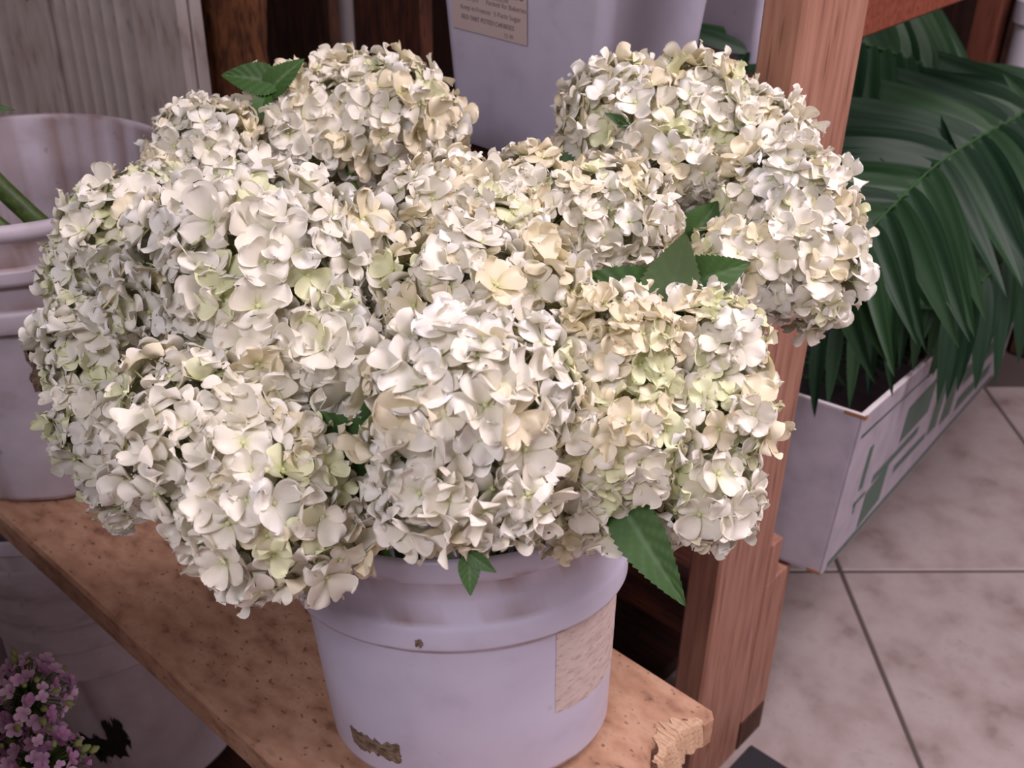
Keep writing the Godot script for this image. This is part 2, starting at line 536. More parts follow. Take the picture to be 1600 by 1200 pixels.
func ceiling_light(label: String, at: Vector3, size: Vector2, energy: float, col: Color) -> void:
	var t := thing("ceiling_light", label, "light", at, 0.0, "ceiling light panels")
	part(t, "housing", box(Vector3(size.x + 0.06, 0.07, size.y + 0.06), 0.006), M.housing)
	var m := plain(Color.WHITE, 0.5)
	m.emission_enabled = true
	m.emission = col
	m.emission_energy_multiplier = 1.5
	part(t, "diffuser", box(Vector3(size.x, 0.012, size.y), 0.003), m, Vector3(0, -0.04, 0))
	var l := AreaLight3D.new()
	l.name = "panel_glow"
	l.area_size = size
	l.light_color = col
	l.light_energy = energy
	l.shadow_enabled = true
	t.add_child(l)
	l.position = Vector3(0, -0.052, 0)
	l.rotation = Vector3(-PI / 2, 0, 0)

func room() -> void:
	var fl := structure("floor")
	part(fl, "grout", box(Vector3(6.4, 0.1, 5.2), 0.002), M.grout, along(-0.2, 0.0, -0.053)).rotation.y = TURN
	var tm := box(Vector3(0.565, 0.012, 0.712), 0.002)
	var turn := deg_to_rad(2.0)
	for i in range(-8, 6):
		for k in range(-5, 8):
			var p := Vector3(0.675, -0.006, -1.748) + Vector3((i + 0.5) * 0.573, 0, (k + 0.5) * 0.72).rotated(Vector3.UP, turn)
			var a := (p - ORIGIN).dot(AX)
			var b := (p - ORIGIN).dot(BX)
			if a < -3.1 or a > 2.7 or b < -2.35 or b > 2.3: continue
			part(fl, "tile", tm, M.tile, p).rotation.y = turn
	var ce := structure("ceiling")
	part(ce, "ceiling_slab", box(Vector3(6.4, 0.1, 5.2), 0.002), M.ceiling, along(-0.2, 0.0, 2.95)).rotation.y = TURN
	var wb := structure("wall_back")
	part(wb, "backing", box(Vector3(6.4, 3.0, 0.08), 0.002), M.dark_b, along(-0.2, 2.56, 1.45)).rotation.y = TURN
	var bm := box(Vector3(0.205, 2.88, 0.03), 0.006)
	for k in 30:
		var o := part(wb, "board", bm, [M.dark_a, M.dark_b, M.dark_a][k % 3], along(-3.2 + k * 0.212, 2.5, 1.44))
		o.rotation.y = TURN
	for w in [["wall_left", -3.4, 0.0, 0.1, 5.2], ["wall_right", 3.0, 0.0, 0.1, 5.2], ["wall_front", -0.2, -2.6, 6.4, 0.1]]:
		var s := structure(w[0])
		part(s, "wall_face", box(Vector3(w[3], 2.98, w[4]), 0.002), M.plaster, along(w[1], w[2], 1.4)).rotation.y = TURN

func board(called: String, label: String, size: Vector3, at: Vector3, mat: Material, group := "", category := "board") -> MeshInstance3D:
	var o := part(self, numbered(called), box(size, 0.004), mat, at)
	o.rotation.y = TURN
	o.set_meta("label", label); o.set_meta("category", category)
	if group: o.set_meta("group", group)
	return o

func shelf_unit() -> void:
	# front plank with its split end
	var top := 0.6
	var t := thing("shelf_plank", "worn tan wooden plank carrying the white buckets, broken at its right end", "plank", along(-0.6, 0.18, top - 0.019), TURN)
	var s := Sheet.new()
	var ln := 0.985
	var half := 0.18
	# outline in a (along) and z (towards the front), the end broken away at an angle
	var ol := [Vector2(-ln, -half), Vector2(0.868, -half), Vector2(0.876, -half + 0.008), Vector2(0.874, -half + 0.022), Vector2(0.856, -half + 0.03), Vector2(0.862, -half + 0.06), Vector2(0.852, -half + 0.085), Vector2(0.866, -half + 0.105), Vector2(0.872, -half + 0.2), Vector2(0.868, half - 0.004), Vector2(0.864, half), Vector2(-ln, half)]
	var h := 0.019
	for k in ol.size():
		var a: Vector2 = ol[k]
		var b: Vector2 = ol[(k + 1) % ol.size()]
		var m := Vector3(0, 0, 0)
		var out := Vector3((b - a).y, 0, -(b - a).x).normalized()
		if out.dot(Vector3((a + b).x * 0.5, 0, (a + b).y * 0.5)) < 0.0: out = -out
		var i := 0.004
		var a3 := Vector3(a.x, 0, a.y)
		var b3 := Vector3(b.x, 0, b.y)
		s.face4(a3 + Vector3(0, -h, 0), b3 + Vector3(0, -h, 0), b3 + Vector3(0, h - i, 0), a3 + Vector3(0, h - i, 0), out)
		var ai := Vector3(a.x * 0.996, h, a.y * 0.978)
		var bi := Vector3(b.x * 0.996, h, b.y * 0.978)
		s.face4(a3 + Vector3(0, h - i, 0), b3 + Vector3(0, h - i, 0), bi, ai, out + Vector3.UP)
		s.face(Vector3(0, h, 0), ai, bi, Vector3.UP)
		s.face(Vector3(0, -h, 0), a3 + Vector3(0, -h, 0), b3 + Vector3(0, -h, 0), Vector3.DOWN)
	part(t, "plank_board", s.mesh(), M.plank)
	# the pale fibres torn up at the broken corner
	var chip := noise(1.0, 12, 3)
	var sp := Sheet.new()
	sp.grid(14, 22, func(a: float, b: float) -> Array:
		var z := -half + 0.022 + b * 0.078
		var edge := 0.875 + 0.012 * chip.get_noise_1d(b * 22.0)
		var from := 0.842 + 0.02 * absf(b - 0.5) * 2.0 + 0.014 * chip.get_noise_1d(b * 9.0 + 40.0)
		var y := h + 0.0012 + 0.0022 * chip.get_noise_2d(a * 2.0, b * 30.0) * sin(PI * a)
		if a > 0.6: y -= 0.030 * pow((a - 0.6) / 0.4, 1.3)
		return [Vector3(lerpf(from, edge, a), y, z), Color.WHITE])
	part(t, "torn_fibres", sp.mesh(), M.split, Vector3.ZERO, "pale torn wood at the broken end")
	for a in [-0.9, 0.7]:
		part(t, "trestle_leg", box(Vector3(0.04, 0.562 if a > 0.0 else 0.532, 0.09), 0.004), M.upright, Vector3(a, -0.3 if a > 0.0 else -0.285, -0.06))
	# the tall post and the block that stands against its back
	board("post", "tall reddish brown wooden post standing right of the hydrangeas", Vector3(0.05, 2.9, 0.146), along(0.064, 0.741, 1.45), M.post, "", "post")
	var cl := thing("post_block", "short pale wooden block behind the post, dark and wet at its foot", "block", along(0.0665, 0.853, 0.0), TURN)
	var bb := Sheet.new()
	box_into(bb, Vector3(0.045, 0.3, 0.075), 0.002, Vector3(0, 0.215, 0))
	box_into(bb, Vector3(0.045, 0.08, 0.03), 0.002, Vector3(0, 0.403, 0.0225))
	part(cl, "block_body", bb.mesh(), M.post)
	part(cl, "stained_foot", box(Vector3(0.046, 0.064, 0.076), 0.003), M.dark_a, Vector3(0, 0.032, 0), "dark wet foot")
	board("lower_shelf", "low brown shelf board seen in the gap beside the bucket", Vector3(0.96, 0.036, 0.22), along(-0.45, 0.81, 0.318), M.rear_shelf, "", "shelf")
	board("shade_floor_board", "low dark brown board added over the tiles to stand for the shaded brown floor under the shelf", Vector3(1.88, 0.03, 1.16), along(-1.03, 0.53, 0.015), M.rear_dark, "", "platform")  # added board: its dark brown stands for brown floor lying in shade
	board("floor_mat", "dark rubber mat lying on the tiles at the foot of the post", Vector3(0.35, 0.008, 0.34), along(0.277, 0.67, 0.004), M.rubber, "", "mat")
	# rear shelf at 0.98
	var rs := thing("rear_shelf", "dark reddish wooden shelf under the square white tub", "shelf", along(-0.3, 0.9, 0.98), TURN)
	part(rs, "shelf_board", box(Vector3(0.36, 0.03, 0.32), 0.003), M.rear_shelf, Vector3(0.02, -0.015, 0.165))
	part(rs, "shelf_board", box(Vector3(0.35, 0.03, 0.29), 0.003), M.rear_shelf, Vector3(-0.145, -0.015, -0.15))
	part(rs, "shelf_board", box(Vector3(0.35, 0.03, 0.3), 0.003), M.rear_shelf, Vector3(-0.145, -0.015, -0.45))
	for q in [[-0.12, 0.28], [0.15, 0.28], [-0.28, -0.55], [0.0, -0.55]]:
		part(rs, "leg", box(Vector3(0.04, 0.92 if q[1] > 0.0 else 0.95, 0.04), 0.003), M.upright, Vector3(q[0], -0.49 if q[1] > 0.0 else -0.505, q[1]))

func background() -> void:
	var ds := thing("added_shade_stand", "tall dark wooden stand added outside the frame to shade the nested buckets", "stand", Vector3(-0.86, 0.0, -0.21))  # added and never in view: keeps lamp light off the nested buckets
	for k in 5: part(ds, "shelf_board", box(Vector3(0.8, 0.03, 0.68), 0.004), M.dark_a, Vector3(0, 0.1 + k * 0.27, 0))
	for k in 5: part(ds, "side_board", box(Vector3(0.157, 1.2, 0.02), 0.004), M.dark_c, Vector3(-0.32 + k * 0.16, 0.6, -0.352))
	for q in [[-0.38, -0.32], [0.38, -0.32], [-0.38, 0.32], [0.38, 0.32]]: part(ds, "leg", box(Vector3(0.04, 1.2, 0.04), 0.004), M.dark_c, Vector3(q[0], 0.6, q[1]))
	# white fluted panel behind the big bucket
	var t := thing("fluted_panel", "old white painted fluted wood panel behind the large empty bucket", "panel", along(-1.34, 0.56, 0.03), TURN)
	part(t, "backing", box(Vector3(0.96, 2.4, 0.02), 0.002), M.painted, Vector3(0, 1.2, 0))
	var strip := box(Vector3(0.078, 2.4, 0.02), 0.006)
	part(t, "edge_strip", strip, M.painted, Vector3(0.44, 1.2, 0.02))
	part(t, "edge_strip", box(Vector3(0.07, 2.4, 0.012), 0.004), M.painted, Vector3(0.36, 1.2, 0.016))
	# half round flutes
	var fs := Sheet.new()
	fs.grid(1, 10, func(a: float, b: float) -> Array:
		var w := b * PI
		return [Vector3(-cos(w) * 0.011, a * 2.4, sin(w) * 0.024), Color.WHITE])
	var fm := fs.mesh()
	for k in 6: part(t, "flute", fm, M.painted, Vector3(0.295 - k * 0.04, 0, 0.0095))
	part(t, "flat_board", box(Vector3(0.16, 2.4, 0.012), 0.004), M.painted, Vector3(-0.045, 1.2, 0.015))
	for k in 7: part(t, "flute", fm, M.painted, Vector3(-0.16 - k * 0.042, 0, 0.0095))
	# dry leaf-shaped knot marks on the flat board
	for q in [[-0.03, 1.02, 0.012, 0.03], [-0.02, 1.09, 0.005, 0.006], [0.0, 1.085, 0.004, 0.005]]:
		var s := Sheet.new()
		for k in 10:
			var w0 := TAU * k / 10.0
			var w1 := TAU * (k + 1) / 10.0
			s.face(Vector3.ZERO, Vector3(cos(w0) * q[2], sin(w0) * q[3], 0), Vector3(cos(w1) * q[2], sin(w1) * q[3], 0), Vector3.BACK)
		part(t, "knot_mark", s.mesh(), M.sticker_dark, Vector3(q[0], q[1], 0.0215))
	# rough bark post
	var bp := thing("bark_post", "rough dark brown timber post beside the fluted panel", "post", along(-1.11, 0.78, 0.03), TURN)
	var bs := Sheet.new()
	var nz := noise(3.0, 5, 3)
	bs.grid(40, 24, func(a: float, b: float) -> Array:
		var w := b * TAU
		var q := 0.068 + 0.016 * nz.get_noise_3d(cos(w) * 1.5, a * 2.4, sin(w) * 1.5) + 0.006 * sin(w * 5.0 + a * 9.0)
		return [Vector3(cos(w) * q, a * 2.6, sin(w) * q), Color.WHITE])
	part(bp, "trunk", bs.mesh(), M.bark)
	board("standing_board", "dark brown board standing against the wall left of the pale pipe", Vector3(0.34, 2.6, 0.03), along(-1.42, 1.14, 1.3), M.dark_a, "dark boards behind the flowers")
	board("standing_board", "wide brown board standing just left of the square tub", Vector3(0.17, 2.6, 0.03), along(-0.905, 1.0, 1.3), M.dark_c, "dark boards behind the flowers")
	var pp := thing("pipe", "thin pale grey vertical pipe between the dark boards", "pipe", along(-1.08, 1.03, 0.0))
	part(pp, "pipe_body", lathe([[0.0, 0.0], [0.014, 0.0], [0.014, 2.6], [0.0, 2.6]], 16), M.grey_pipe)
	# right of the post, behind the palms
	board("side_rail", "orange brown wooden rail running back from the tall post", Vector3(0.04, 0.09, 0.9), along(0.0, 1.27, 1.185), M.side_board, "", "rail")
	board("rear_post", "narrow brown wooden post at the upper right behind the palm", Vector3(0.06, 2.9, 0.05), along(-0.275, 2.2, 1.45), M.upright, "", "post")
	var wp := thing("pipe", "thick white pipe with a collar at the upper right edge", "pipe", along(-0.185, 2.2, 0.0))
	part(wp, "pipe_body", lathe([[0.0, 0.0], [0.032, 0.0], [0.032, 2.9], [0.0, 2.9]], 24), M.pipe)
	part(wp, "collar", lathe([[0.032, 0.0], [0.04, 0.004], [0.041, 0.05], [0.032, 0.055]], 24), M.pipe, Vector3(0, 0.915, 0))
	# square tub with paper label
	var st := thing("square_tub", "tall square white plastic tub with a printed paper label", "tub", along(-0.277, 0.745, 0.98), TURN)
	part(st, "tub_body", tub_mesh(0.114, 0.097, 0.16, 0.118, 0.44, 0.02), M.plastic)
	var lb := part(st, "label", box(Vector3(0.128, 0.16, 0.0006), 0.0002), M.label_paper, Vector3(-0.046, 0.237, 0.1134), "pinkish paper label with dark print")
	lb.rotation.x = atan2(0.021, 0.44)
	var f := SystemFont.new()
	f.font_names = PackedStringArray(["Droid Sans"])
	# text, size, place across, height above the label's lower edge, bold
	var lines := [["EY FOODS", 0.00044, 0.028, 0.057, true], ["FROZEN FOOD DIVISION", 0.00024, -0.008, 0.0485, false], ["NET 30 LBS", 0.00024, -0.036, 0.041, false], ["Packed for Bakeries", 0.00024, 0.03, 0.041, false], ["Keep in Freezer", 0.00024, -0.022, 0.029, false], ["5 Parts Sugar", 0.00024, 0.032, 0.029, false], ["RED TART PITTED CHERRIES", 0.00023, -0.002, 0.017, true], ["12 45", 0.0002, 0.034, 0.006, false]]
	for q in lines:
		var tm := TextMesh.new()
		tm.text = q[0]; tm.font = f; tm.font_size = 32; tm.pixel_size = q[1]; tm.depth = 0.0003
		part(lb, "lettering", tm, M.ink if q[4] else M.ink_soft, Vector3(q[2], -0.08 + q[3], 0.0004))
	var t2 := thing("white_tub", "white tub standing at the back of the shelf left of the post", "tub", along(-0.42, 1.34, 0.98), TURN)
	part(t2, "tub_body", tub_mesh(0.13, 0.1, 0.14, 0.11, 0.3, 0.02), M.plastic)

# rounded rectangular tub: half sizes at the bottom and at the top
func tub_mesh(bx: float, bz: float, tx: float, tz: float, h: float, r: float) -> ArrayMesh:
	var s := Sheet.new()
	var levels := [[0.0, 0.0], [0.006, 0.004], [h - 0.03, 0.0], [h - 0.028, 0.004], [h - 0.006, 0.005], [h, 0.0], [h, -0.006], [0.02, -0.006]]
	var prev := -1
	var n := 0
	for li in levels.size():
		var y: float = levels[li][0]
		var k := clampf(y / h, 0, 1)
		var hx: float = lerpf(bx, tx, k) + levels[li][1] - (0.006 if li == 0 else 0.0)
		var hz: float = lerpf(bz, tz, k) + levels[li][1] - (0.006 if li == 0 else 0.0)
		var ring := []
		for q in 4:
			var cx: float = (hx - r) * [1, -1, -1, 1][q]
			var cz: float = (hz - r) * [1, 1, -1, -1][q]
			for j in 7:
				var w := q * PI / 2 + j * PI / 12
				ring.append(Vector3(cx + cos(w) * r, y, cz + sin(w) * r))
		n = ring.size()
		var at := s.v.size()
		for p in ring: s.vert(p)
		if prev >= 0:
			for j in n:
				var j2 := (j + 1) % n
				s.quad(prev + j, at + j, at + j2, prev + j2)
		prev = at
		if li == 0 or li == levels.size() - 1:
			var m := s.vert(Vector3(0, y, 0))
			for j in n: s.tri(m, at + j, at + (j + 1) % n)
	return s.mesh()

# streaky tint on chosen profile rows of a bucket; along the ribs it is gathered dirt
func streak_tint(rows: Dictionary, sd: int, col: Color) -> Callable:
	var nz := noise(1.0, sd, 3)
	return func(k: int, w: float, p: Array) -> Color:
		if not rows.has(k): return Color.WHITE
		var q := clampf(nz.get_noise_2d(cos(w) * 3.0 + k * 5.0, sin(w) * 3.0) * 1.2 + rows[k], 0.0, 1.0)
		return Color.WHITE.lerp(col, q)

# a curved patch lying on a bucket wall, from angle w0 to w1 and height y0 to y1
func wall_patch(prof: Callable, w0: float, w1: float, y0: float, y1: float, oval: float, ragged: float, sd: int) -> ArrayMesh:
	var s := Sheet.new()
	var nz := noise(1.0, sd, 3)
	s.grid(18, 12, func(a: float, b: float) -> Array:
		var w := lerpf(w0, w1, a) + ragged * 0.4 * nz.get_noise_2d(b * 5.0, a * 2.0) * (a - 0.5)
		var y := lerpf(y0, y1, b) + ragged * 0.08 * nz.get_noise_2d(a * 7.0, b * 3.0 + 9.0)
		var q: float = prof.call(y) + 0.0005 + 0.0006 * absf(nz.get_noise_2d(a * 8.0, b * 8.0))
		return [Vector3(cos(w) * q, y, sin(w) * q * oval), Color.WHITE])
	return s.mesh()

func buckets() -> void:
	# the bucket of hydrangeas: a little oval, leaning back and to the left
	var oval := 0.78
	var t := thing("bucket", "dented white plastic bucket full of hydrangeas with a worn label", "bucket", Vector3(-0.035, 0.598, -0.812))
	t.basis = Basis(Vector3.BACK, deg_to_rad(3.4)) * Basis(Vector3.RIGHT, deg_to_rad(-5.0))
	t.position.y += 0.007
	var prof := [[0.0, 0.0], [0.132, 0.0], [0.138, 0.003], [0.1405, 0.01], [0.1445, 0.07], [0.148, 0.13], [0.1505, 0.172], [0.1515, 0.176], [0.1585, 0.180], [0.1605, 0.184], [0.161, 0.200], [0.159, 0.205], [0.155, 0.210], [0.154, 0.23], [0.154, 0.249], [0.1575, 0.252], [0.1585, 0.258], [0.1585, 0.268], [0.156, 0.2725], [0.1515, 0.2735], [0.149, 0.270], [0.148, 0.26], [0.134, 0.012], [0.128, 0.008], [0.0, 0.008]]
	part(t, "bucket_body", lathe(prof, 128, oval, streak_tint({2: 0.35, 7: 0.5, 8: 0.12, 12: 0.1, 14: 0.5, 15: 0.1, 19: 0.15, 21: 0.3}, 4, Color(0.55, 0.42, 0.32))), M.plastic)
	var wall := func(y: float) -> float: return lerpf(0.1405, 0.1505, (y - 0.01) / 0.162)
	part(t, "label_residue", wall_patch(wall, 0.12, 0.93, 0.076, 0.174, oval, 0.05, 9), M.residue, Vector3.ZERO, "torn remains of a pinkish paper label")
	part(t, "torn_sticker", wall_patch(wall, 2.0, 2.45, 0.028, 0.05, oval, 0.1, 12), M.sticker_dark, Vector3.ZERO, "small dark torn sticker")
	part(t, "scuff", wall_patch(func(_y: float) -> float: return 0.1608, 1.735, 1.765, 0.189, 0.1925, oval, 0.1, 14), M.sticker_dark, Vector3.ZERO, "small grey scuff on the rib")
	# the large bucket at the left
	var g := thing("bucket", "large empty-looking white bucket at the left edge with thick green stems", "bucket", Vector3(-0.625, 0.6, -1.315))
	var gp := [[0.0, 0.0], [0.16, 0.0], [0.167, 0.004], [0.169, 0.012], [0.187, 0.255], [0.188, 0.26], [0.198, 0.264], [0.1995, 0.27], [0.1995, 0.285], [0.197, 0.289], [0.1935, 0.293], [0.195, 0.318], [0.1955, 0.322], [0.2035, 0.326], [0.205, 0.332], [0.2045, 0.343], [0.198, 0.347], [0.197, 0.375], [0.2, 0.378], [0.205, 0.384], [0.205, 0.392], [0.201, 0.397], [0.195, 0.397], [0.192, 0.39], [0.163, 0.02], [0.15, 0.012], [0.0, 0.012]]
	part(g, "bucket_body", lathe(gp, 128, 1.0, streak_tint({2: 0.5, 3: 0.2, 5: 0.45, 10: 0.5, 12: 0.5, 16: 0.45, 17: 0.3, 22: 0.2, 23: 0.3, 24: 0.2, 25: 0.4}, 6, Color(0.42, 0.28, 0.2))), M.old_plastic)  # the last rows tint the inner wall and bottom brown as well
	var gw := func(y: float) -> float: return lerpf(0.169, 0.187, (y - 0.012) / 0.243)
	part(g, "brown_stain", wall_patch(gw, 1.02, 1.28, 0.185, 0.225, 1.0, 0.5, 21), M.sticker_dark, Vector3.ZERO, "brown smear")
	# thick cut stems standing in it
	rng.seed = 8
	for q in [[Vector3(-0.53, 0.62, -1.36), Vector3(-0.572, 0.905, -1.279), Vector3(-0.628, 0.99, -1.273), 0.0125, "thick dark green cut stem nearest the rim in the large bucket"], [Vector3(-0.56, 0.62, -1.34), Vector3(-0.603, 0.895, -1.268), Vector3(-0.66, 0.97, -1.26), 0.0105, "green cut stem leaning left of the thickest one in the large bucket"], [Vector3(-0.59, 0.62, -1.32), Vector3(-0.628, 0.885, -1.258), Vector3(-0.69, 0.95, -1.245), 0.009, "lowest thin green cut stem in the large bucket"]]:
		var sm := thing("cut_stem", q[4], "stem", q[0], 0.0, "cut stems in the large bucket")
		var s := Sheet.new()
		var cv := Curve3D.new()
		var ways := [q[0], q[1], q[2], q[2] + (q[2] - q[1]) * 1.2]
		for k in 4: cv.add_point(ways[k], -(ways[mini(k + 1, 3)] - ways[maxi(k - 1, 0)]) * 0.16, (ways[mini(k + 1, 3)] - ways[maxi(k - 1, 0)]) * 0.16)
		var pts := []
		var rad := []
		for k in 25:
			pts.append(cv.sample_baked(cv.get_baked_length() * k / 24.0, true) - q[0])
			rad.append(q[3] * (1.16 if k % 6 == 3 else 1.0))
		s.tube(pts, rad, 10)
		part(sm, "stalk", s.mesh(), M.thick_stem)
		if q[3] > 0.012:
			leaf(sm, ways[3], Vector3(-0.580, 1.083, -1.262), Vector3(0.2, 0.6, 0.8), 0.012, 0.1)
	# nested buckets on the floor under the plank
	var under := [[0.0, 0.0], [0.12, 0.0], [0.127, 0.004], [0.129, 0.01], [0.146, 0.255], [0.1545, 0.259], [0.156, 0.264], [0.1545, 0.28], [0.150, 0.285], [0.150, 0.325], [0.1545, 0.328], [0.155, 0.345], [0.150, 0.349], [0.146, 0.345], [0.124, 0.015], [0.0, 0.012]]
	var um := lathe(under, 72, 1.0, streak_tint({2: 0.4, 4: 0.3, 9: 0.4}, 9, Color(0.4, 0.3, 0.22)))
	var lean := Basis(Vector3.BACK, deg_to_rad(9.0)) * Basis(Vector3.RIGHT, deg_to_rad(-4.0))
	for k in 4:
		var b := thing("nested_bucket", ["dirty white bucket under the plank, lowest of the nested stack, with a black tear", "second white bucket of the nested stack under the plank", "third white bucket of the nested stack under the plank", "topmost white bucket of the nested stack under the plank"][k], "bucket", Vector3(-0.56, 0.046, -1.25) + lean * Vector3(0, 0.05 * k, 0), 0.0, "nested buckets under the plank")
		b.basis = lean
		part(b, "bucket_body", um, M.old_plastic)
		if k == 0:
			var uw := func(y: float) -> float: return lerpf(0.129, 0.146, (y - 0.01) / 0.245)
			part(b, "torn_hole", wall_patch(uw, 1.45, 2.2, 0.10, 0.13, 1.0, 0.5, 31), M.torn_black, Vector3.ZERO, "black torn strip")
			part(b, "torn_hole", wall_patch(uw, 1.36, 1.56, 0.115, 0.165, 1.0, 0.3, 32), M.torn_black, Vector3.ZERO, "black torn strip")
	var side := thing("bucket", "grey white bucket in the dark at the far left under the plank", "bucket", Vector3(-0.92, 0.03, -1.45))
	part(side, "bucket_body", um, M.old_plastic)

func carton_and_palms() -> void:
	# long white flower carton: near end on the block, far end on the floor
	var ax := Vector3(0.528, -0.234, -0.816).normalized()
	var rx := Vector3(0.816, 0, 0.528).normalized()
	var ux := rx.cross(ax).normalized()
	var corner := Vector3(0.475, 0.372, -1.302)
	var w := 0.25
	var h := 0.262
	var ln := 1.52
	var t := thing("flower_carton", "long white cardboard flower carton with green print, tilted beside the post", "box", corner)
	t.basis = Basis(rx, ux, -ax)
	var th := 0.005
	# axes inside the carton: x towards the right wall (0 there), y up, z towards the near end (0 there)
	part(t, "side_panel", box(Vector3(th, h, ln), 0.001), M.carton, Vector3(-th / 2, h / 2, -ln / 2))
	part(t, "side_panel", box(Vector3(th, h, ln), 0.001), M.carton, Vector3(-w + th / 2, h / 2, -ln / 2))
	part(t, "bottom_panel", box(Vector3(w, th, ln), 0.001), M.carton, Vector3(-w / 2, th / 2, -ln / 2))
	part(t, "end_panel", box(Vector3(w - 2 * th, h - 0.002, th), 0.001), M.carton, Vector3(-w / 2, h / 2, -th / 2))
	part(t, "end_panel", box(Vector3(w - 2 * th, h - 0.002, th), 0.001), M.carton, Vector3(-w / 2, h / 2, -ln + th / 2))
	part(t, "corner_flap", box(Vector3(0.02, h * 0.98, 0.0016), 0.0005), M.carton_edge, Vector3(-0.124, h / 2, 0.0012))
	part(t, "top_edge", box(Vector3(w, 0.004, 0.007), 0.001), M.carton_edge, Vector3(-w / 2, h + 0.001, -0.0035))
	part(t, "top_edge", box(Vector3(0.008, 0.004, 0.42), 0.001), M.carton_edge, Vector3(-0.004, h + 0.001, -0.22))
	part(t, "bare_core", box(Vector3(0.034, 0.006, 0.0078), 0.001), M.carton_core, Vector3(-0.014, h - 0.001, -0.0034), "bare brown cardboard")
	part(t, "bare_core", box(Vector3(0.022, 0.006, 0.0062), 0.001), M.carton_core, Vector3(-0.014, 0.003, -0.0026), "bare brown cardboard")
	# flat green print on the right wall: frame lines and block lettering too worn to read
	var pr := func(z0: float, z1: float, y0: float, y1: float, y2: float, y3: float) -> void:
		var s := Sheet.new()
		s.face4(Vector3(0.0006, y0, -z0), Vector3(0.0006, y1, -z0), Vector3(0.0006, y3, -z1), Vector3(0.0006, y2, -z1), Vector3.RIGHT)
		part(t, "green_print", s.mesh(), M.print_green)
	pr.call(0.012, 0.62, 0.226, 0.230, 0.226, 0.230)
	pr.call(0.012, 0.20, 0.224, 0.230, 0.226, 0.230)
	pr.call(0.10, 0.125, 0.11, 0.185, 0.11, 0.185)
	pr.call(0.09, 0.16, 0.085, 0.092, 0.085, 0.092)
	pr.call(0.10, 0.11, 0.07, 0.09, 0.07, 0.09)
	pr.call(0.17, 0.30, 0.02, 0.085, 0.03, 0.10)
	pr.call(0.19, 0.50, 0.095, 0.11, 0.10, 0.115)
	pr.call(0.34, 0.55, 0.125, 0.19, 0.13, 0.20)
	pr.call(0.62, 0.70, 0.06, 0.2, 0.06, 0.2)
	pr.call(0.74, 0.84, 0.05, 0.2, 0.05, 0.2)
	pr.call(0.36, 0.60, 0.06, 0.075, 0.06, 0.075)
	pr.call(0.02, 1.4, 0.006, 0.016, 0.006, 0.016)
	pr.call(0.9, 1.3, 0.04, 0.07, 0.04, 0.07)
	pr.call(0.9, 1.3, 0.1, 0.14, 0.1, 0.14)
	make_leaflets()
	var up := Vector3(-0.35, 0.62, 0.7).normalized()
	frond("large dark green palm frond on top of the pile right of the post", [Vector3(1.16, 0.86, -2.32), Vector3(0.9, 0.88, -1.97), Vector3(0.66, 0.885, -1.69), Vector3(0.45, 0.82, -1.44)], up, 0.27, 1, 26, 0.35)
	frond("palm frond just under the top one, reaching behind the post", [Vector3(1.05, 0.72, -2.4), Vector3(0.8, 0.9, -2.15), Vector3(0.57, 1.0, -1.98), Vector3(0.37, 1.01, -1.86)], up, 0.25, 2, 22, 0.15)
	frond("palm frond low in the pile, its leaflets hanging over the carton's near end", [Vector3(1.1, 0.45, -2.25), Vector3(0.86, 0.68, -1.85), Vector3(0.63, 0.77, -1.58), Vector3(0.44, 0.72, -1.42)], (up + Vector3(0.15, -0.2, 0.2)).normalized(), 0.2, 3, 24, 0.8)
	frond("palm frond at the right edge hanging over the carton's printed side", [Vector3(1.28, 0.5, -2.35), Vector3(1.05, 0.73, -1.98), Vector3(0.87, 0.74, -1.75), Vector3(0.68, 0.70, -1.56)], (up + Vector3(0.3, -0.15, 0.1)).normalized(), 0.23, 4, 28, 1.0)
	frond("palm frond lying deepest in the carton, mostly in shade", [Vector3(1.0, 0.36, -2.25), Vector3(0.8, 0.47, -1.97), Vector3(0.6, 0.53, -1.71), Vector3(0.46, 0.59, -1.52)], Vector3(-0.1, 0.95, 0.2).normalized(), 0.1, 5, 24, -0.35)

